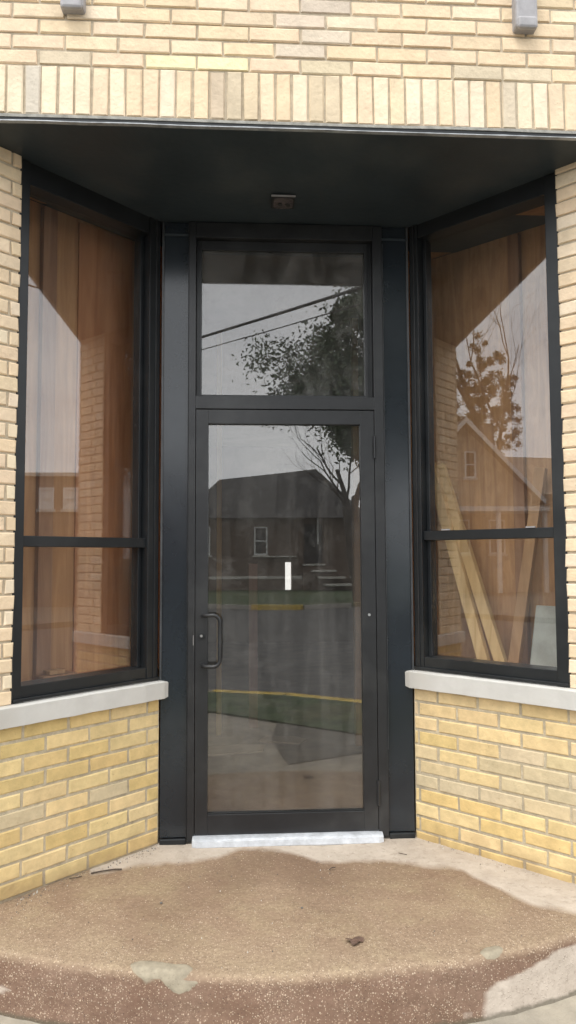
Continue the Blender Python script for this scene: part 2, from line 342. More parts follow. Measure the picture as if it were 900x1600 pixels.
# ================================================================== the stoop
def stoop():
    R0 = 2.79; YE = -1.165
    xs = [(-1.62+i*3.24/340) for i in range(341)]
    verts = []; pat = []; wear = []
    bound = [(-2, .3), (-.93, -.10), (-.90, -.318), (-.82, -.30), (-.674, -.227), (-.456, -.207), (-.323, -.166), (-.218, -.076), (-.033, -.115), (.06, -.19), (.14, -.248), (.437, -.269), (.603, -.329), (.762, -.394), (.834, -.526), (.901, -.649), (.974, -.736), (1.105, -.8), (2, -.9)]
    def bd(x):
        for (x0, y0), (x1, y1) in zip(bound, bound[1:]):
            if x0 <= x <= x1: return y0+(y1-y0)*(x-x0)/(x1-x0)
        return 1
    ss = lambda a, b, x: max(0, min(1, (x-a)/(b-a)))
    NY = 110
    for x in xs:
        ye = YE+(R0-math.sqrt(max(0, R0*R0-x*x))); ye += .010*noise.noise(Vector((x*2.3, 3, 0)))+.004*noise.noise(Vector((x*14, 5, 0)))
        rad = .032+.006*noise.noise(Vector((x*5, 9, 0)))
        col = []
        y0 = .10
        for j in range(NY):
            y = y0+(ye+rad-y0)*(j/(NY-1))**.85
            col.append((x, y, 0))
        for j in range(1, 7):
            a = j/6*PI/2*.92; col.append((x, ye+rad-rad*math.sin(a), -rad*(1-math.cos(a))))
        zb = col[-1][2]; yb = col[-1][1]
        for j in range(1, 19): col.append((x, yb-.035*j/18, zb+(-.21-zb)*j/18))
        for k, (a, b, c) in enumerate(col):
            nn = noise.fractal(Vector((a*9, b*9, c*9)), 1, 2, 4); n3 = noise.noise(Vector((a*3, b*3, 1)))
            dz = .003*nn+.006*noise.noise(Vector((a*2, b*2, 7)))
            top = c > -.004
            # repairs and pale border
            pm = 0
            e = nn*.035
            pm = ss(-.04, .035, b-bd(a)+e) if b > -.9 else 0
            face = 0 if top else min(1, -c/.03)
            if not top or b < ye+.06:
                q = ss(-.012, .02, (a-.62)+.015*nn-.6*max(0, .075+c)) * ss(.0, .012, -c-.10+.075*ss(.62, .95, a)+.012*nn)
                pm = max(pm, q)
                pm = max(pm, .8*ss(0, .3, .35+nn*.5-((a-.55)/.05)**2-((c+.165)/.018)**2), .8*ss(0, .3, .4+nn*.5-((a+1.12)/.14)**2-((c+.11)/.02)**2))
            grey = 0
            d1 = abs(a+.50)/.115; d2 = abs(b-(ye+.035))/.036
            if d1 < 1.3 and d2 < 1.6: grey = max(grey, ss(0, .25, 1-(d1**4+d2**2)**.5+.25*nn))
            if abs(a+.46) < .1 and c < -.02: grey = max(grey, ss(0, .2, .55-abs(a+.43)/.14-(-c-.02)/.05+.5*nn))
            d1 = abs(a-.675)/.055; d2 = abs(b-(ye+.03))/.03
            if d1 < 1.4 and d2 < 1.6: grey = max(grey, ss(0, .25, 1-(d1**2+d2**2)**.5+.2*nn))
            if grey > .3 and top: dz += .008*grey
            if not top: bo = .004*nn+.004*noise.noise(Vector((a*6, c*20, 2))); verts.append((a, b-bo-.004*grey, c+dz*.5-.04))
            else: verts.append((a, b, c+dz-.04))
            pat.append((pm, grey, face)); wear.append(ss(-.55, 0, -(b-ye)) if top else 1)
    K = NY+6+18
    fs = [(i*K+j, i*K+j+1, (i+1)*K+j+1, (i+1)*K+j) for i in range(len(xs)-1) for j in range(K-1)]
    me = bpy.data.meshes.new('stoop'); me.from_pydata(verts, [], fs)
    a = me.attributes.new('repair', 'FLOAT_COLOR', 'POINT'); a.data.foreach_set('color', [v for p in pat for v in (*p, 1)])
    a = me.attributes.new('wear', 'FLOAT', 'POINT'); a.data.foreach_set('value', wear)
    me.polygons.foreach_set('use_smooth', [True]*len(me.polygons))
    bm = bmesh.new(); bm.from_mesh(me); bmesh.ops.recalc_face_normals(bm, faces=bm.faces); 
    if bm.faces[5000].normal.z < 0: bmesh.ops.reverse_faces(bm, faces=bm.faces)
    bm.to_mesh(me); bm.free()
    o = bpy.data.objects.new('stoop', me); C.objects.link(o)
    m = bpy.data.materials.new('exposed_aggregate'); m.use_nodes = True
    t = m.node_tree; n = t.nodes; l = t.links.new; b = n['Principled BSDF']; b.inputs['Roughness'].default_value = .85; b.inputs['Specular IOR Level'].default_value = .3
    tc = n.new('ShaderNodeTexCoord')
    at = n.new('ShaderNodeAttribute'); at.attribute_name = 'repair'; sp = n.new('ShaderNodeSeparateColor'); l(at.outputs['Color'], sp.inputs[0])
    wr = n.new('ShaderNodeAttribute'); wr.attribute_name = 'wear'
    def nz(s, d=6, r=.6):
        z = n.new('ShaderNodeTexNoise'); z.inputs['Scale'].default_value = s; z.inputs['Detail'].default_value = d; z.inputs['Roughness'].default_value = r
        l(tc.outputs['Object'], z.inputs[0]); return z.outputs[0]
    def mr(x, a0, a1, b0=0, b1=1):
        q = n.new('ShaderNodeMapRange'); q.inputs[1].default_value = a0; q.inputs[2].default_value = a1; q.inputs[3].default_value = b0; q.inputs[4].default_value = b1; l(x, q.inputs[0]); return q.outputs[0]
    def mixc(f, c1, c2, mode='MIX'):
        q = n.new('ShaderNodeMix'); q.data_type = 'RGBA'; q.blend_type = mode
        for i, x in ((0, f), (6, c1), (7, c2)):
            if isinstance(x, (tuple,)): q.inputs[i].default_value = (*x, 1)
            elif isinstance(x, (int, float)): q.inputs[i].default_value = x
            else: l(x, q.inputs[i])
        return q.outputs[2]
    def mth(op, a, b2):
        q = n.new('ShaderNodeMath'); q.operation = op
        for i, x in enumerate((a, b2)):
            if isinstance(x, (int, float)): q.inputs[i].default_value = x
            else: l(x, q.inputs[i])
        return q.outputs[0]
    base = mixc(mr(nz(2.2, 5), .38, .62), (.30, .215, .145), (.235, .158, .105))
    base = mixc(mr(nz(5.0, 8, .7), .45, .7), base, (.34, .265, .165))
    base = mixc(mr(nz(1.3, 4, .5), .50, .66, 0, .75), base, (.19, .125, .083))
    base = mixc(mr(wr.outputs['Fac'], .35, .95, 0, .45), base, (.36, .285, .195))
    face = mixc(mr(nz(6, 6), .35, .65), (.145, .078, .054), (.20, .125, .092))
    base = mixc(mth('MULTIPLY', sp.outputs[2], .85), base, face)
    base = mixc(mr(nz(70, 3), .3, .7, 0, .5), base, (.12, .075, .05))
    # pale and dark chips of stone
    def specks(scale, thr, f0, f1, col):
        nonlocal base
        v = n.new('ShaderNodeTexVoronoi'); v.inputs['Scale'].default_value = scale; v.inputs['Randomness'].default_value = 1; l(tc.outputs['Object'], v.inputs[0])
        s2 = n.new('ShaderNodeSeparateColor'); l(v.outputs['Color'], s2.inputs[0])
        dens = mth('MULTIPLY', mr(wr.outputs['Fac'], 0, 1, f0, f1), mr(nz(7, 4), .35, .65, .35, 1.3))
        keep = mth('LESS_THAN', s2.outputs[0], dens)
        near = mr(v.outputs['Distance'], thr, thr*.6)
        cc = mixc(s2.outputs[1], col, tuple(min(1, c*1.5) for c in col))
        base = mixc(mth('MULTIPLY', mth('MULTIPLY', keep, near), mr(nz(scale*.4, 2), .3, .6, .25, .85)), base, cc)
        return mth('MULTIPLY', keep, near)
    h1 = specks(120, .42, .10, .30, (.40, .32, .24))
    h2 = specks(230, .45, .14, .34, (.40, .31, .22))
    specks(160, .42, .06, .12, (.055, .035, .03))
    pale = mixc(mr(nz(7, 8, .7), .35, .7), (.52, .455, .385), (.38, .325, .27))
    pale = mixc(mr(nz(35, 5, .7), .55, .75, 0, .6), pale, (.2, .165, .13))
    edge = mth('ADD', sp.outputs[0], mth('MULTIPLY', mth('SUBTRACT', nz(25, 6, .7), .5), .5))
    base = mixc(mr(edge, .12, .9, 0, .92), base, pale)
    base = mixc(mr(sp.outputs[1], .35, .6), base, mixc(mr(nz(30, 4), .3, .7), (.33, .29, .215), (.22, .19, .14)))
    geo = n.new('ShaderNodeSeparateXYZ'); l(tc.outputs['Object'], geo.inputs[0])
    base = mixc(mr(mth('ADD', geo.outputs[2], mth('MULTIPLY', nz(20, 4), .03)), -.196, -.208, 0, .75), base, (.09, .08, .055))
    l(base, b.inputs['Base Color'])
    bp = n.new('ShaderNodeBump'); bp.inputs['Strength'].default_value = .7; bp.inputs['Distance'].default_value = .003
    l(mth('ADD', mth('ADD', nz(80, 5), mth('MULTIPLY', h1, .6)), nz(14, 4)), bp.inputs['Height']); l(bp.outputs[0], b.inputs['Normal'])
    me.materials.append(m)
    return o
st = stoop()
tagit(st, 'curved brown exposed aggregate entrance step with pale patched edges, below the door', 'step')

# ================================================================== the building
B = empty('brick_building', (0, 0, -.04), 'cream and yellow brick storefront with a recessed black corner entrance', 'building')
CREAM = (.76, .60, .415); PALE = (.80, .665, .49); GREYB = (.66, .55, .40)
YEL = (.64, .475, .215); YEL2 = (.68, .525, .275); TANB = (.61, .49, .295); GREYT = (.58, .48, .315)
def c_face(a, z, r):
    q = random.random(); c = CREAM if q < .75 else (PALE if q < .9 else (.71, .56, .385))
    return jit(c, .05)
def c_base(a, z, r, side):
    v = noise.noise(Vector((a*2.5+(7 if side else 0), z*4.5, 3+side)))
    q = random.random()
    if side == 1 and .18 < z < .46 and noise.noise(Vector((a*2.2, z*3, 11))) > -.18 and q < .75: c = GREYT if q < .4 else TANB
    elif v > .42 and q < .5: c = TANB
    elif q < .42: c = YEL
    elif q < .97: c = YEL2
    else: c = GREYT
    if side == 1 and z > .46: c = tuple(x*.5+y*.5 for x, y in zip(c, (.70, .54, .32)))
    if side == 0 and z > .5 and a > .6: c = YEL
    return jit(c, .06)
FY = -.80
def FR(a, b, c): return Vector((a, FY-b, c))          # main street face, b outwards
COR = 1.115                                            # t of the outer corner of the splayed walls
# brick wings below the sills
HS = {0: .757, 1: .792}
for side, Wf in ((0, WL), (1, WR)):
    hs = HS[side]
    b = MB(Wf)
    ztop = hs-.088
    courses(b, .003, COR, ztop-.0712*11+.011, ztop-.002, .0712, .2165, .0115, lambda a, z, r: c_base(a, z, r, side), start=(.14 if side == 0 else .08), proud=0)
    b.m = 1; b.box(0, COR, -.2, -.0045, -.3, ztop)
    b.build('wall', [MT['brick'], MT['mortar']], B, attr='brick_colour', recalc=True)
    # pier between window and corner
    b = MB(Wf); tf = .778 if side == 0 else .793
    def cp(a, z, r): return jit(CREAM if random.random() < .8 else PALE, .04)
    zt = 3.17; p = .0664; z = hs+.002; r = 0
    while z < zt-.01:
        top = min(z+p-.0095, zt); cut = (tf+.045 if side == 0 else tf+.105) if r % 2 else tf+.155
        e = random.uniform(-.002, .003)
        b.cc = cp(0, z, r); brick(b, tf+e, cut-.005, z, top, depth=.09, proud=.002)
        b.cc = cp(0, z, r); brick(b, cut+.005, COR, z, top, depth=.06, proud=.002)
        z += p; r += 1
    b.m = 1; b.box(tf+.006, COR, -.2, -.006, hs, zt)
    b.build('wall', [MT['brick_face'], MT['mortar_dark']], B, attr='brick_colour')
    # stone sill
    b = MB(Wf); K = 40
    t0, t1 = -.033, COR+.03
    vs = []; 
    for i in range(K+1):
        t = t0+(t1-t0)*i/K; w_ = .0018*noise.noise(Vector((t*9, side, 0))); x_ = .003*noise.noise(Vector((t*13, side, 4)))
        endr = .006 if i in (0, K) else 0
        vs += [(t, -.12, hs-.086), (t, .034+x_-endr, hs-.086+w_+endr), (t, .036+x_-endr, hs-.004+w_-endr), (t, .028+x_-endr, hs+.001+w_-endr), (t, -.12, hs+.004)]
    fs = [(i*5+j, i*5+(j+1) % 5, (i+1)*5+(j+1) % 5, (i+1)*5+j) for i in range(K) for j in range(5)]+[(0, 1, 2, 3, 4), tuple(K*5+q for q in (4, 3, 2, 1, 0))]
    b.add(vs, fs); b.build('sill', MT['sill'], B, bevel=.002)
# street face: both sides of the recess and everything above
b = MB(FR)
courses(b, -3.3, -(abs(XL)+S*COR), -.21, 3.17, .0664, .2165, .0095, c_face, start=.05)
courses(b, XR+S*COR, 3.3, -.21, 3.17, .0664, .2165, .0095, c_face, start=.02)
b.m = 1; b.box(-3.3, XL-S*COR, -.2, -.007, -.3, 3.17); b.box(XR+S*COR, 3.3, -.2, -.007, -.3, 3.17)
b.build('wall', [MT['brick_face'], MT['mortar_dark']], B, attr='brick_colour')
b = MB(FR)
def c_up(a, z, r):
    c = c_face(a, z, r)
    if r == 0 and -.72 < a < -.25: c = (.84, .74, .47)
    elif r == 0 and random.random() < .4: c = jit(GREYB, .08)
    if abs(a-.05) < .09 and z > 3.40: c = (c[0]*.86, c[1]*.92, c[2]*1.08)
    return c
courses(b, -3.3, 3.3, 3.392, 4.9, .0665, .2155, .0092, c_up, start=.118)
b.m = 1; b.box(-3.3, 3.3, -.2, -.0065, 3.172, 4.9)
b.build('wall', [MT['brick_face'], MT['mortar_dark']], B, attr='brick_colour')
b = MB(FR)                                             # soldier course
a = -3.3; i = 0
while a < 3.25:
    q = random.random(); c = PALE if q < .42 else CREAM if q < .75 else (.72, .575, .40) if q < .94 else GREYB
    if -.36 < a < -.22 or .05 < a < .08 or .5 < a < .53: c = (.60, .49, .35)
    if -1.16 < a < -1.08: c = (.60, .53, .44)
    b.cc = jit(c, .04); wv = random.uniform(-.0015, .0015)
    brick(b, a+.005+wv, a+.0685-.004+wv, 3.180+random.uniform(-.002, .002), 3.384, proud=.001)
    a += .0685
b.build('soldier_course', MT['brick_face'], B, attr='brick_colour')
# steel lintel edge, caulk line, black fascia, bright drip edge, soffit
def wavy(name, x0, x1, y0, y1, z0, z1, m, amp=.002, f=3, K=90, parent=B, dense=1):
    b = MB(); vs = []
    for i in range(K+1):
        x = x0+(x1-x0)*i/K; d = amp*noise.noise(Vector((x*f, z0*40, 0))); d2 = amp*.7*noise.noise(Vector((x*f*3, z1*40, 5)))
        vs += [(x, y0, z0+d), (x, y1, z0+d), (x, y1, z1+d+d2), (x, y0, z1+d+d2)]
    fs = [(i*4+j, i*4+(j+1) % 4, (i+1)*4+(j+1) % 4, (i+1)*4+j) for i in range(K) for j in range(4)]+[(0, 1, 2, 3), (K*4+3, K*4+2, K*4+1, K*4)]
    b.add(vs, fs); return b.build(name, m, parent)
wavy('lintel', -1.9, 1.9, FY-.006, FY+.06, 3.1625, 3.1745, MT['caulk'], .003)
wavy('fascia', -1.9, 1.9, FY-.002, FY+.05, 3.1475, 3.1615, MT['black'], .0025, 2)
wavy('drip_edge', -1.9, 1.9, FY-.010, FY+.01, 3.1415, 3.1450, MT['drip'], .003, 4)
b = MB(); ny = 12                                      # the sheet rises slightly towards the street
b.add([(-1.9, .3, 3.118), (1.9, .3, 3.118), (1.9, .0, 3.120), (-1.9, .0, 3.120), (1.9, FY+.004, 3.146), (-1.9, FY+.004, 3.146),
       (-1.9, .3, 3.158), (1.9, .3, 3.158), (1.9, FY+.004, 3.160), (-1.9, FY+.004, 3.160)],
      [(0, 1, 2, 3), (3, 2, 4, 5), (6, 9, 8, 7), (0, 6, 7, 1), (5, 4, 8, 9), (0, 3, 5, 9, 6), (1, 7, 8, 4, 2)])
b.build('soffit', MT['soffit'], B)
for x0, x1, zb in ((-.958, -.862, 3.607), (.934, 1.030, 3.600)):
    b = MB(FR); b.box(x0, x1, -.05, .045, zb, 4.6); b.box(x0+.006, x1-.006, .03, .052, zb-.008, zb+.045)
    b.build('bracket', MT['bracket'], B, bevel=.012)
# junction box in the soffit
jb = MB().box(-.078, .036, -.299, -.184, 3.112, 3.1215)
jo = jb.build('junction_box', MT['seal'], B, bevel=.001)
K = 10; b = MB(); pts = [(-.066, -.285), (-.050, -.293), (.012, -.293), (.026, -.280), (.028, -.205), (.010, -.190), (-.052, -.190), (-.068, -.208)]
b.prism(pts, 3.1085, 3.1125); b.build('cover_plate', MT['rust'], jo, bevel=.001)
b = MB(); b.tube([(-.035, -.24, 3.109), (-.035, -.24, 3.104)], .011); b.tube([(.005, -.235, 3.109), (.005, -.235, 3.104)], .013); b.build('socket', MT['seal'], jo)
b = MB(); b.box(-.08, .038, -.303, -.300, 3.114, 3.1225); b.build('trim_edge', MT['bracket'], jo)
# ---- display windows on the splayed wings
for side, Wf in ((0, WL), (1, WR)):
    hs = HS[side]; hm = 1.446 if side == 0 else 1.479
    to = .775 if side == 0 else .790; oi = .072 if side == 0 else .055; oo = .732 if side == 0 else .735
    zt = 3.035 if side == 0 else 3.05
    rec = -.085
    f_ = MB(Wf)
    f_.box(oo, to, -.12, -.012, hs+.004, 3.135)                  # outer stile
    f_.box(.004, oi, -.12, -.010, hs+.004, 3.135)                # inner stile
    f_.box(oi, oo, -.12, -.016, zt, 3.135)                       # head
    f_.box(oi, oo, -.12, -.016, hs+.004, hs+.070)                # bottom rail
    f_.box(oi+.001, oi+.022, -.115, -.060, hs+.07, zt)           # stop bead inner
    f_.box(oo-.010, oo-.001, -.115, -.060, hs+.07, zt)
    fo = f_.build('window', MT['black'], B, bevel=.002, label=('left' if side == 0 else 'right')+' splayed display window in black metal, '+('brown plywood behind it' if side == 0 else 'lumber leaning behind it'))
    MB(Wf).box(.004, to, -.008, .004, hs+.006, hs+.020).build('sill_trim', MT['black'], fo, bevel=.002)
    MB(Wf).box(.030, .037, -.012, -.003, hs+.02, 3.13).build('edge_trim', MT['bronze'], fo, bevel=.001)
    MB(Wf).box(oi-.002, oo-.001, -.105, -.030, hm-.024, hm+.024).build('mullion', MT['black'], fo, bevel=.003)
    MB(Wf).box(oi+.022, oo-.010, rec-.003, rec+.003, hs+.068, hm-.022).build('pane', MT['glass'], fo)
    MB(Wf).box(oi+.022, oo-.010, rec-.003, rec+.003, hm+.022, zt+.002).build('pane', MT['glass'], fo)
    b = MB(Wf)                                                    # sealant dabs along the brick
    b.box(to, to+.006, -.03, -.004, hs+.004, 3.14)
    b.build('sealant', MT['seal'], fo)
    if side == 1:
        for tt in (.16, .60): MB(Wf).box(tt, tt+.045, -.036, -.026, hm+.0245, hm+.031).build('clip', MT['bracket'], fo)
# ---- entrance: jamb panels, frame, transom, door
JY = .0
for x0, x1 in ((-.632, -.4995), (.5150, .648)):
    o = MB().box(x0, x1, .004, .05, -.012, 3.116).build('jamb_panel', MT['panel'], B, bevel=.0015)
    MB().box(x0+.002, x1-.002, -.014, .004, -.046, -.014).build('base_flashing', MT['black'], o, bevel=.004)
    xe = x0-.004 if x0 < 0 else x1-.004
    MB().box(xe, xe+.010, -.006, .010, HS[0 if x0 < 0 else 1]-.09, 3.116).build('corner_trim', MT['highlight_trim'], o, bevel=.001)
    MB().box(x0, x1, -.002, .006, 3.045, 3.055).build('panel_seam', MT['soffit'], o)
D0, D1 = -.4585, .4605
fb = MB()
fb.box(-.498, D0-.0025, -.012, .09, -.03, 3.116); fb.box(D1+.0025, .5135, -.012, .09, -.03, 3.116)
fb.box(D0-.0025, D1+.0025, -.0115, .09, 2.134, 2.200)
fb.box(D0-.0025, D1+.0025, -.0115, .09, 3.036, 3.116)
fb.box(D0-.0025, D0+.024, .028, .09, 2.200, 3.036); fb.box(D1-.036, D1+.0025, .028, .09, 2.200, 3.036)
fb.box(D0+.024, D1-.036, .028, .09, 2.986, 3.036); fb.box(D0+.024, D1-.036, .030, .09, 2.200, 2.216)
do_f = fb.build('door_frame', MT['bronze'], B, bevel=.0018)
MB().box(-.5005, -.4978, -.016, .0, -.03, 3.11).build('frame_trim', MT['black'], do_f)
MB().box(.5138, .5158, -.016, .0, .4, 3.02).build('frame_trim', MT['highlight_trim'], do_f)
for x_ in (D0+.010, D1-.020): MB().box(x_, x_+.006, .02, .03, 2.2, 3.03).build('glazing_bead', MT['black'], do_f)
MB().box(D0+.022, D1-.034, .045, .051, 2.214, 2.988).build('pane', MT['glass_dusty'], do_f, label='dusty transom glass above the door')
b = MB(); b.box(D0-.012, D0-.0035, -.0135, -.011, .905, 1.010); b.build('strike_plate', MT['seal'], do_f)
b = MB(); b.box(D0-.0105, D0-.0075, -.0155, -.0135, .932, .982); b.build('latch_bolt', MT['steel'], do_f)
# door leaf
dl = MB()
GL, GR_, GB, GT = -.3955, .3885, .098, 2.056
dl.box(D0, GL, -.010, .035, .0, 2.130); dl.box(GR_, D1, -.010, .035, .0, 2.130)
dl.box(GL, GR_, -.0095, .035, .0, GB); dl.box(GL, GR_, -.0095, .035, GT, 2.130)
door = dl.build('door', MT['bronze'], B, bevel=.0018, label='dark bronze glass entrance door with a pull handle on its left')
MB().box(GL-.002, GR_+.002, .010, .016, GB-.002, GT+.002).build('pane', MT['glass_door'], door)
MB().box(GL, GR_, -.006, .004, GB, GB+.006).build('glazing_bead', MT['black'], door)
h = []
for k in range(9):
    a_ = k/8*PI/2; h.append((-.333-.035+.035*math.sin(a_), -.055, 1.084-.035+.035*math.cos(a_)))
top_ = [(-.422, -.008, 1.080), (-.418, -.030, 1.082), (-.405, -.048, 1.083)]+h
bot_ = [(x, y, .830+(1.084-z)) for x, y, z in h[::-1]]+[(-.405, -.048, .831), (-.418, -.030, .832), (-.422, -.008, .834)]
MB().tube(top_+bot_, .0098, 14).build('pull_handle', MT['bronze'], door, smooth=True)
for z in (1.081, .833): MB().tube([(-.422, -.006, z), (-.422, -.014, z)], .014, 16).build('handle_mount', MT['bronze'], door, bevel=.001)
b = MB(); b.tube([(-.427, -.008, .979), (-.427, -.019, .979)], .0165, 20); lk = b.build('lock_cylinder', MT['black'], door, bevel=.002)
b = MB(); b.tube([(-.427, -.018, .979), (-.427, -.0215, .979)], .0068, 16); b.build('keyway', MT['steel'], door)
b = MB(); b.tube([(.424, -.008, 1.077), (.424, -.020, 1.077)], .0068, 14); b.build('screw_cap', MT['steel'], door)
for z0, z1 in ((1.880, 1.996), (.126, .250)):
    b = MB(); b.tube([(.4615, -.018, z0), (.4615, -.018, z1)], .0075, 12); b.box(.4545, .4685, -.018, -.009, z0+.002, z1-.002); b.build('hinge', MT['bronze'], door, smooth=False)
# threshold
b = MB(); K = 40
prof = [(.05, -.045), (-.060, -.045), (-.064, -.038), (-.060, -.014), (-.045, -.006), (-.030, -.003), (-.012, -.001), (.05, -.001)]
vs = []
for i in range(K+1):
    x = -.468+(.478+.468)*i/K; e = .006 if i in (0, K) else 0
    for y, z in prof: vs.append((x+.0, y+(.01 if i in (0, K) and y < 0 else 0)+.0015*noise.noise(Vector((x*12, y*20, 0))), z+.0015*noise.noise(Vector((x*9, y*30, 3)))))
n_ = len(prof)
fs = [(i*n_+j, i*n_+(j+1) % n_, (i+1)*n_+(j+1) % n_, (i+1)*n_+j) for i in range(K) for j in range(n_)]+[tuple(range(n_)), tuple(K*n_+q for q in range(n_))[::-1]]
b.add(vs, fs); b.build('threshold', MT['white'], B)
# ---- interior shell
b = MB(); b.box(-3.2, 3.2, .10, 8.0, -.05, .0); b.build('interior_floor', MT['room_floor'], B)
b = MB(); b.box(-3.2, 3.2, FY+.2, 8.1, 3.165, 3.25); b.build('interior_ceiling', MT['dark_room'], B)
b = MB(); b.box(-3.3, -3.2, FY+.2, 8.1, -.05, 3.2); b.box(3.2, 3.3, FY+.2, 8.1, -.05, 3.2)
SX0, SX1, SZ0, SZ1 = .435, .535, .835, 1.285
b.box(-3.2, SX0, 8.0, 8.1, -.05, 3.2); b.box(SX1, 3.2, 8.0, 8.1, -.05, 3.2); b.box(SX0, SX1, 8.0, 8.1, -.05, SZ0); b.box(SX0, SX1, 8.0, 8.1, SZ1, 3.2)
b.build('interior_wall', MT['dark_room'], B)
b = MB(); b.box(SX0-.01, SX1+.01, 8.105, 8.11, SZ0-.01, SZ1+.01); b.build('back_window', MT['frosted'], B, label='narrow bright frosted window in the far dark wall')
for side, Wf in ((0, WL), (1, WR)):
    b = MB(Wf); b.box(-.198, 1.05, -.52, -.125, .70, .795 if side == 0 else .815); b.build('display_floor', MT['lumber2'], B)
    db = -.30 if side == 0 else -.46
    b = MB(Wf); b.box(-.198, 1.048, db, -.125, 3.125, 3.16); b.build('display_ceiling', MT['plywood_l'], B)
    b = MB(Wf); b.box(-.20, 1.05, db-.02, db, .0, 3.12); b.build('display_back', MT['osb'] if side else MT['plywood_l'], B)
    b = MB(Wf); b.box(-.22, -.20, -.52, -.10, .0, 3.16); b.build('display_side', MT['plywood_r'] if side == 0 else MT['plywood_l'], B)

# ================================================================== loose things behind the glass
def board(name, p0, p1, wid, thick, m, label, cat='board', group=None, wdir=None):
    p0, p1 = Vector(p0), Vector(p1); d = (p1-p0).normalized(); wd = Vector(wdir) if wdir else d.orthogonal()
    wd = (wd-d*wd.dot(d)).normalized(); td = d.cross(wd)
    b = MB(lambda a, bb, c: p0+d*a+wd*bb+td*c); b.box(0, (p1-p0).length, -wid/2, wid/2, -thick/2, thick/2)
    return tagit(b.build(name, m, bevel=.002), label, cat, group)
alongR = (S, -S, 0)
G1 = 'lumber leaning behind the right window'
board('lumber_board', WR(.272, -.25, .817), WR(-.10, -.375, 1.90), .056, .04, MT['lumber'], 'lower left board of the pair leaning left behind the right window', 'lumber', G1, alongR)
board('lumber_board', WR(.355, -.27, .817), WR(-.06, -.41, 1.89), .056, .04, MT['lumber'], 'right board of the pair leaning left behind the right window', 'lumber', G1, alongR)
board('lumber_board', WR(.418, -.27, .817), WR(.535, -.39, 1.82), .055, .04, MT['lumber2'], 'brown board leaning to the right, beside the grey sheet in the right window', 'lumber', G1, alongR)
board('stud', WR(.40, -.435, .817), WR(.40, -.435, 3.1), .06, .04, MT['plywood_d'], 'dark upright stud against the strand board in the right window', 'stud', None, alongR)
b = MB(WR); b.add([(.50, -.27, .817), (.72, -.24, .817), (.72, -.30, 1.125), (.515, -.33, 1.125), (.49, -.285, .817), (.72, -.255, .817), (.72, -.315, 1.125), (.515, -.345, 1.125)],
                  [(0, 1, 2, 3), (7, 6, 5, 4), (0, 4, 5, 1), (1, 5, 6, 2), (2, 6, 7, 3), (3, 7, 4, 0)])
tagit(b.build('grey_sheet', MT['grey_board'], bevel=.001), 'pale grey board standing in the lower right corner of the right window', 'board')
alongL = (-S, -S, 0)
board('stud', WL(.485, -.28, .797), WL(.485, -.28, 3.1), .075, .035, MT['plywood_d'], 'dark upright stud in front of the plywood in the left window', 'stud', None, alongL)
b = MB(WL); b.box(-.02, .31, -.297, -.287, .797, 3.1)
tagit(b.build('plywood_strip', MT['plywood_r']), 'reddish plywood strip at the inner side of the left window', 'plywood')
b = MB(WL); b.box(.36, .54, -.25, -.17, .797, .825); tagit(b.build('wood_offcut', MT['plywood_d'], bevel=.003), 'dark wood offcut lying at the bottom of the left window', 'offcut')
b = MB(WL); b.box(.42, .50, -.24, -.18, .827, .845); tagit(b.build('wood_offcut', MT['lumber2'], bevel=.003), 'small pale offcut on top of the dark one in the left window', 'offcut')
# studs and boards inside the room
tagit(MB().box(-.432, -.394, 1.98, 2.07, .0, 3.165).build('wall_stud', MT['lumber'], bevel=.002), 'pale upright stud inside, behind the door handle', 'stud')
tagit(MB().box(-.180, -.108, 2.2, 2.24, .0, 1.32).build('wood_post', MT['pink_wood'], bevel=.002), 'pinkish upright board inside, right of the pale stud', 'board')
tagit(MB().box(.595, .64, 1.6, 1.69, .0, 3.165).build('wall_stud', MT['lumber2'], bevel=.002), 'brown upright stud inside, at the right edge of the door glass', 'stud')
for i, (x, y, a, w_, h_, lb) in enumerate([(-.30, 1.55, .2, .5, .22, 'larger flat cardboard piece on the floor inside the door'), (.08, 1.8, -.3, .34, .18, 'smaller flat cardboard piece further back on the floor inside')]):
    b = MB(lambda p, q, c, x=x, y=y, a=a: Vector((x+p*math.cos(a)-q*math.sin(a), y+p*math.sin(a)+q*math.cos(a), c)))
    b.prism([(-w_/2, -h_/2), (w_*.4, -h_/2), (w_/2, h_*.2), (w_*.2, h_/2), (-w_*.45, h_*.4)], .001, .012); tagit(b.build('cardboard_scrap', MT['paper']), lb, 'cardboard')

# ================================================================== litter on the step
b = MB(); pts = []
for k in range(13):
    a_ = k/13*2*PI; r_ = .021*(1+.35*math.sin(3*a_)+.2*random.uniform(-1, 1)); pts.append((.194+r_*1.25*math.cos(a_), -.974+r_*math.sin(a_), -.035+.012*abs(math.sin(a_*1.5))))
k0 = pts+[(x, y, z+.0015) for x, y, z in pts]; nn_ = len(pts)
b.add(k0+[(.194, -.974, -.024)], [(i, (i+1) % nn_, (i+1) % nn_+nn_, i+nn_) for i in range(nn_)]+[(i+nn_, (i+1) % nn_+nn_, 2*nn_) for i in range(nn_)]+[tuple(range(nn_))[::-1]])
tagit(b.build('dead_leaf', MT['dead_leaf']), 'curled dark brown leaf lying on the brown step', 'leaf')
def twig(pts, r, lb): tagit(MB().tube(pts, r, 6).build('twig', MT['twig']), lb, 'twig', 'twigs on the step')
twig([(-.895, -.325, -.033), (-.85, -.312, -.031), (-.80, -.292, -.033), (-.765, -.290, -.034)], .0035, 'longest twig, near the left brick wall on the step')
twig([(-.98, -.37, -.034), (-.95, -.365, -.033), (-.93, -.35, -.034)], .002, 'short twig left of the longest twig, close to the left brick wall')
twig([(.52, -.20, -.034), (.535, -.215, -.032), (.555, -.222, -.034)], .0018, 'small thin twig on pale concrete near the right brick wall')
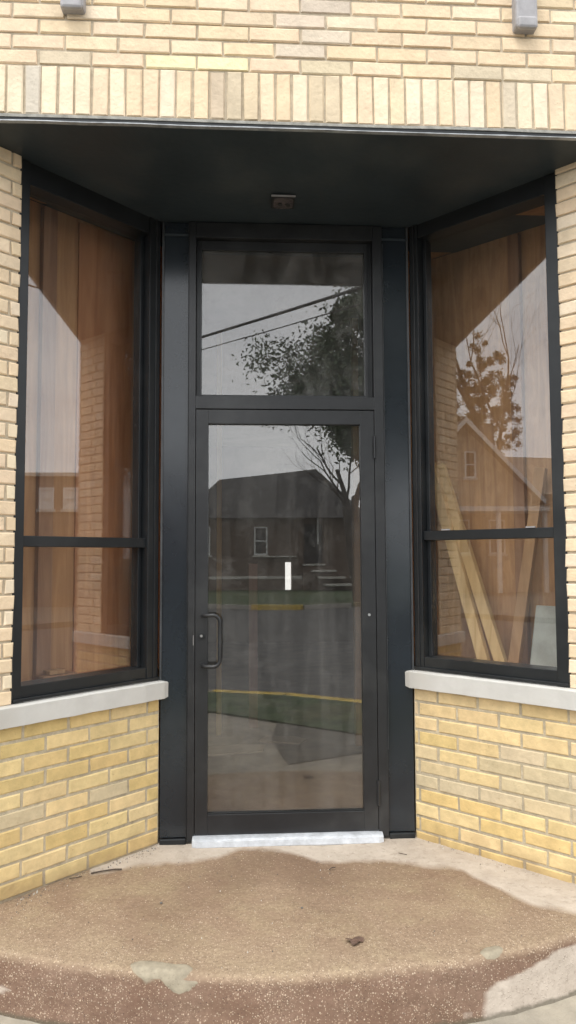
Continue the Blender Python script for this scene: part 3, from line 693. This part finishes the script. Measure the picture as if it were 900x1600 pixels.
twig([(.17, -.36, -.034), (.185, -.345, -.031), (.20, -.338, -.034)], .0022, 'short bent twig on the brown step below the door')
def pebble(x, y, z, r, lb):
    me = bpy.data.meshes.new('pebble'); bm = bmesh.new(); bmesh.ops.create_icosphere(bm, subdivisions=2, radius=r)
    for v in bm.verts: v.co *= 1+.35*noise.noise(v.co*90+Vector((x*9, 0, 0))); v.co.z *= .6
    bm.to_mesh(me); bm.free(); me.materials.append(MT['pebble']); o = bpy.data.objects.new('pebble', me); C.objects.link(o); o.location = (x, y, z)
    tagit(o, lb, 'pebble', 'pebbles')
pebble(.605, -1.235, ZW+.006, .011, 'dark pebble on the pavement in front of the curved step')
pebble(.02, -.70, -.035, .005, 'tiny pebble at the middle of the step')
pebble(-.55, -.62, -.035, .006, 'tiny pebble on the left half of the step')

gb = MB(); rg = random.Random(5)
for i in range(420):
    q = rg.random()
    if q < .45: x = rg.uniform(-1.15, -.62); y = -(abs(x)-.635)-rg.expovariate(22)-.01
    elif q < .6: x = rg.uniform(.68, 1.1); y = -(x-.651)-rg.expovariate(26)-.01
    else: x = rg.uniform(-1.2, 1.1); y = -rg.uniform(.15, 1.1)
    if y < -1.12+x*x*.18 or (abs(x) > .64 and y > -(abs(x)-.66)): continue
    s_ = rg.uniform(.0012, .0032); h_ = rg.uniform(.5, 1)*s_; a_ = rg.uniform(0, 6)
    P = [(x+s_*math.cos(a_+k*2.1)*rg.uniform(.7, 1.3), y+s_*math.sin(a_+k*2.1)*rg.uniform(.7, 1.3), -.042) for k in range(3)]
    gb.m = 0 if rg.random() < .6 else 1
    gb.add(P+[(x, y, -.037+h_)], [(0, 1, 3), (1, 2, 3), (2, 0, 3), (2, 1, 0)])
tagit(gb.build('grit', [MT['pebble'], MT['limestone']]), kind='stuff')
# ================================================================== street behind the viewer (seen in the glass)
def window_part(mbf, a0, a1, z0, z1, parent, sky_pale=False):
    fo = MB(mbf); w_ = .07
    fo.box(a0, a0+w_, -.02, .05, z0, z1); fo.box(a1-w_, a1, -.02, .05, z0, z1); fo.box(a0+w_, a1-w_, -.02, .05, z1-w_, z1); fo.box(a0+w_, a1-w_, -.02, .05, z0, z0+w_)
    fo.box(a0+w_, a1-w_, -.02, .045, (z0+z1)/2-.025, (z0+z1)/2+.025)
    f2 = fo.build('window', MT['trim'], parent)
    MB(mbf).box(a0-.06, a1+.06, .0, .10, z0-.10, z0-.002).build('sill', MT['limestone'], f2)
    MB(mbf).box(a0+.02, a1-.02, .008, .02, z0+.02, z1-.02).build('pane', MT['dark_glass'] if not sky_pale else MT['trim'], f2)  # white paint on some panes stands in for bright sky showing through
# house A straight across, faces +y
HA = empty('brick_house', (1.5, -36, -.27), 'low brown brick house with a dark hipped roof, reflected in the door', 'house')
fA = lambda a, b, c: Vector((a, -32+b, c))
MB(fA).box(-3.2, 5.6, -8, 0, -.3, 3.35).build('wall', MT['house_brick'], HA)
b = MB(); e = .35
b.add([(-3.5, -31.65, 3.3), (6.0, -31.65, 3.3), (6.0, -40.3, 3.3), (-3.5, -40.3, 3.3), (-1.6, -34.8, 5.5), (3.6, -34.8, 6.1), (3.3, -37.2, 6.1), (-1.6, -37.2, 5.5)],
      [(0, 1, 5, 4), (1, 2, 6, 5), (2, 3, 7, 6), (3, 0, 4, 7), (4, 5, 6, 7), (3, 2, 1, 0)])
b.build('roof', MT['roof'], HA)
window_part(fA, .22, .88, 1.47, 2.87, HA); window_part(fA, -2.6, -1.95, 1.5, 2.87, HA)
MB(fA).box(3.35, 3.42, .0, .06, 2.0, 3.3).build('downspout', MT['trim'], HA)
MB(fA).box(-3.2, 5.6, .0, .04, .28, .42).build('water_table', MT['limestone'], HA)
for i, (x0, x1, z) in enumerate([(2.6, 3.7, 1.02), (3.0, 4.2, .72), (3.3, 4.6, .40), (3.6, 4.9, .06)]):
    MB(fA).box(x0, x1, .02, .5+.35*i, z-.09, z).build('stone_step', MT['limestone'], HA)
MB(fA).box(2.6, 4.9, .0, .45, -.3, .9).build('porch', MT['house_brick'], HA)
MB(fA).box(.6, 2.3, .0, .30, 1.36, 1.42).build('ledge', MT['limestone'], HA)
MB(fA).box(2.7, 3.6, .0, .04, 1.04, 3.0).build('door', MT['roof'], HA)
# house B, red brick, to the left of it in the glass
HB = empty('brick_house', (-10, -33, -.27), 'red brick house with white trim, left of the brown house in the door glass', 'house')
fB = lambda a, b, c: Vector((a, -33+b, c))
MB(fB).box(-14, -4.2, -8, 0, -.3, 5.2).build('wall', MT['red_brick'], HB)
b = MB(); b.add([(-14.3, -32.7, 5.2), (-3.9, -32.7, 5.2), (-3.9, -41.3, 5.2), (-14.3, -41.3, 5.2), (-9.1, -32.7, 8), (-9.1, -41.3, 8)], [(0, 1, 4), (1, 2, 5, 4), (3, 5, 2), (0, 4, 5, 3), (3, 2, 1, 0)]); b.build('roof', MT['roof'], HB)
for a0 in (-13, -9.5, -6.3):
    window_part(fB, a0, a0+.9, 1.0, 2.5, HB); window_part(fB, a0, a0+.9, 3.4, 4.7, HB)
# house C, gabled, seen in the right window (gable faces +x)
k_ = 1.35
HX = .95-21*k_
def sy(y): return -.4+(y+.4)*k_
def sz(z): return 2.0+(z-2.0)*k_
fC = lambda a, b, c: Vector((HX+b, -a, c))
HC = empty('gabled_house', (HX-4, sy(-6.7), -.27), 'tan gabled house with a chimney, reflected in the right window', 'house')
yl, yr, yp = sy(-4.4), sy(-9.0), sy(-6.7); ze, zp = sz(3.6), sz(6.0)
b = MB(); b.add([(HX, yl, -.3), (HX, yr, -.3), (HX, yr, ze), (HX, yp, zp-.15), (HX, yl, ze), (HX-9, yl, -.3), (HX-9, yr, -.3), (HX-9, yr, ze), (HX-9, yp, zp-.15), (HX-9, yl, ze)],
                [(0, 1, 2, 3, 4), (9, 8, 7, 6, 5), (0, 5, 6, 1), (1, 6, 7, 2), (4, 9, 5, 0), (2, 7, 8, 3), (3, 8, 9, 4)]); b.build('wall', MT['siding'], HC)
b = MB(); X0, X1 = HX-9.3, HX+.45
for (ya, za), (yb, zb) in (((yp, zp), (yr-.45, ze-.45)), ((yp, zp), (yl+.45, ze-.45))):
    b.add([(X0, ya, za), (X1, ya, za), (X1, yb, zb), (X0, yb, zb), (X0, ya, za+.2), (X1, ya, za+.2), (X1, yb, zb+.2), (X0, yb, zb+.2)], [(3, 2, 1, 0), (4, 5, 6, 7), (0, 1, 5, 4), (1, 2, 6, 5), (2, 3, 7, 6), (3, 0, 4, 7)])
rf = b.build('roof', MT['roof'], HC)
b = MB()
for (ya, za), (yb, zb) in (((yp, zp), (yr-.45, ze-.45)), ((yp, zp), (yl+.45, ze-.45))):
    b.add([(X1, ya, za-.05), (X1+.06, ya, za-.05), (X1+.06, yb, zb-.05), (X1, yb, zb-.05), (X1, ya, za+.2), (X1+.06, ya, za+.2), (X1+.06, yb, zb+.2), (X1, yb, zb+.2)], [(3, 2, 1, 0), (4, 5, 6, 7), (0, 1, 5, 4), (1, 2, 6, 5), (2, 3, 7, 6), (3, 0, 4, 7)])
b.build('bargeboard', MT['trim'], rf)
MB().box(HX-3.2, HX-2.5, sy(-8.4), sy(-8.05), ze, sz(6.35)).build('chimney', MT['house_brick'], rf)
window_part(fC, -sy(-6.72), -sy(-7.10), sz(4.15), sz(5.05), HC)
for q in (-5.1, -6.3, -7.5): window_part(fC, -sy(q), -sy(q-.55), sz(1.6), sz(2.75), HC)
b = MB(fC); b.box(-yl, -yr, .0, 1.9, sz(2.95), sz(3.10)); b.build('porch_roof', MT['trim'], HC)
for q in (-4.5, -5.9, -7.4, -8.9): MB(fC).box(-sy(q)-.08, -sy(q)+.08, 1.6, 1.76, -.2, sz(2.95)).build('porch_post', MT['trim'], HC)
b = MB(); b.add([(HX-8, yr, -.3), (HX-2, yr, -.3), (HX-2, yr-6, -.3), (HX-8, yr-6, -.3), (HX-8, yr, ze+.2), (HX-2, yr, ze+.2), (HX-2, yr-6, ze+.2), (HX-8, yr-6, ze+.2), (HX-5, yr, sz(5.4)), (HX-5, yr-6, sz(5.3))],
                [(0, 1, 2, 3), (0, 4, 5, 1), (1, 5, 6, 2), (2, 6, 7, 3), (3, 7, 4, 0), (4, 8, 5), (5, 8, 9, 6), (6, 9, 7), (7, 9, 8, 4)]); b.build('side_wing', MT['siding'], HC)
# building D, low flat roofed, seen in the left window (faces -x)
fD = lambda a, b, c: Vector((20-b, a, c))
HD = empty('flat_roofed_building', (24, -7, -.27), 'low flat roofed brick building with pale windows, reflected in the left window', 'building')
MB(fD).box(-16, 4, -8, 0, -.3, 4.1).build('wall', MT['house_brick'], HD)
MB(fD).box(-16.1, 4.1, -8.1, .1, 4.1, 4.22).build('coping', MT['limestone'], HD)
for a0 in (-12.2, -9.0, -6.35, -5.55, -2.4, .6): window_part(fD, a0, a0+.5, 3.0, 3.72, HD, sky_pale=True)

# ---- trees
def tree(name, base, trunk_r, h, crown, nleaf, leafsize, leafmat, label, group=None, bare=0.0, depth=5, seed=1, lean=(0, 0), spread=.55, cluster=1.0):
    rnd = random.Random(seed); root = empty(name, base, label, 'tree', group)
    tb = MB(); tips = []
    def grow(p, d, r, ln, lev):
        n = 4; pts = [p]; rad = [r]; q = p.copy(); dd = d.copy()
        for i in range(n):
            dd = (dd+Vector([rnd.uniform(-.16, .16) for _ in range(3)])+Vector((0, 0, .04))).normalized()
            q = q+dd*ln/n; pts.append(q.copy()); rad.append(r*(1-.38*(i+1)/n))
        tb.tube([tuple(x) for x in pts], rad, 7 if lev < 2 else (5 if lev < 4 else 3), cap=False)
        if lev >= depth-2: tips.extend(pts[1:])
        if lev < depth:
            for k in range(3 if lev < 3 else rnd.choice((2, 3))):
                ax = dd.orthogonal().normalized(); ax.rotate(Matrix.Rotation(rnd.uniform(0, 2*PI), 3, dd)); nd = dd.copy(); nd.rotate(Matrix.Rotation(rnd.uniform(spread*.6, spread*1.4), 3, ax))
                st_ = pts[rnd.choice((2, 3, 4, 4))]
                grow(st_, nd, rad[-1]*rnd.uniform(.6, .8), ln*rnd.uniform(.62, .86), lev+1)
    p0 = Vector(base); d0 = Vector((lean[0], lean[1], 1)).normalized()
    grow(p0, d0, trunk_r, h*.38, 0)
    tb.build('trunk', MT['bark'], root, smooth=True)
    if nleaf:
        lb = MB(); crowns = crown if isinstance(crown, list) else [crown]; cx, cy, cz, rx, rz = crowns[0]
        cl = [t for t in tips if ((t.x-cx)/rx)**2+((t.y-cy)/rx)**2+((t.z-cz)/rz)**2 < 1.15]
        while len(cl) < 60:
            v = Vector([rnd.gauss(0, 1) for _ in range(3)]).normalized()*rnd.uniform(.55, 1)
            cl.append(Vector((cx+v.x*rx, cy+v.y*rx, cz+v.z*rz)))
        extra = []
        for _ in range(int(230*cluster)):
            cx, cy, cz, rx, rz = rnd.choice(crowns)
            v = Vector([rnd.gauss(0, 1) for _ in range(3)]).normalized()*rnd.uniform(.35, 1.02)
            extra.append(Vector((cx+v.x*rx, cy+v.y*rx, cz+v.z*rz)))
        cl = rnd.sample(cl, min(len(cl), 60))+extra; szs = [rnd.uniform(.035, .085) for _ in cl]
        for i in range(nleaf):
            ci = rnd.randrange(len(cl)); c = cl[ci]; sp = rx*szs[ci]
            p = c+Vector([rnd.gauss(0, sp) for _ in range(3)]); s_ = leafsize*rnd.uniform(.6, 1.3)
            u = Vector([rnd.gauss(0, 1) for _ in range(3)]).normalized(); v = u.orthogonal().normalized()
            lb.add([tuple(p-u*s_), tuple(p+v*s_*.5), tuple(p+u*s_), tuple(p-v*s_*.5)], [(0, 1, 2, 3)])
        lb.build('crown', leafmat, root, recalc=False)
    return root
tree('leafy_tree', (4.0, -22.5, -.27), .30, 9.5, [(5.4, -22.5, 8.8, 6.1, 2.6), (7.2, -22.5, 11.8, 5.2, 4.0), (7.2, -21.5, 11.0, 5.0, 3.6), (4.8, -22.3, 7.2, 4.6, 1.1), (5.3, -21.0, 6.2, 2.7, 1.8), (5.0, -20.6, 6.0, 2.4, 1.6)], 125000, .09, MT['leaf'], 'large dark leafy tree across the street, reflected in the door and transom', seed=4, cluster=1.5)
tree('bare_tree', (-33.5, sy(-6.3)-3.6, -.27), .34, 19, (-33.5, sy(-6.0)-4.2, 9.0, 1.8, 4.6), 24000, .065, MT['ivy'], 'half bare tree behind the gabled house, reflected in the right window', seed=11, depth=7, spread=.5, cluster=.5)
tree('leafy_tree', (-20.5, -13.5, -.27), .2, 7, (-20.5, -13.8, 6.8, 2.0, 2.6), 5000, .14, MT['leaf'], 'small leafy tree at the right edge of the right window reflection', seed=21)
# ---- overhead cables
def cable(p0, p1, sag, r, lb):
    pts = [tuple(Vector(p0).lerp(Vector(p1), i/40)+Vector((0, 0, -sag*4*(i/40)*(1-i/40)))) for i in range(41)]
    tagit(MB().tube(pts, r, 8).build('overhead_cable', MT['cable'], smooth=True), lb, 'cable', 'overhead cables')
PA, PB = (-11.9, -30.5, 9.07), (10.2, 3.8, 5.02)
cable(PA, PB, .25, .034, 'thick upper overhead cable reflected across the transom')
cable((PA[0], PA[1], PA[2]-.32), (PB[0], PB[1], PB[2]-.22), .3, .013, 'thin lower overhead cable reflected across the transom')
for (x, y, z), lb in ((PA, 'wooden utility pole on the far corner across the street'), (PB, 'wooden utility pole on the near kerb to the right of the building')):
    b = MB(); b.tube([(x, y, -.3), (x, y, z*.5), (x, y, z+.7)], [.15, .13, .11], 12); po = b.build('utility_pole', MT['bark'], smooth=True)
    tagit(po, lb, 'pole', 'utility poles')
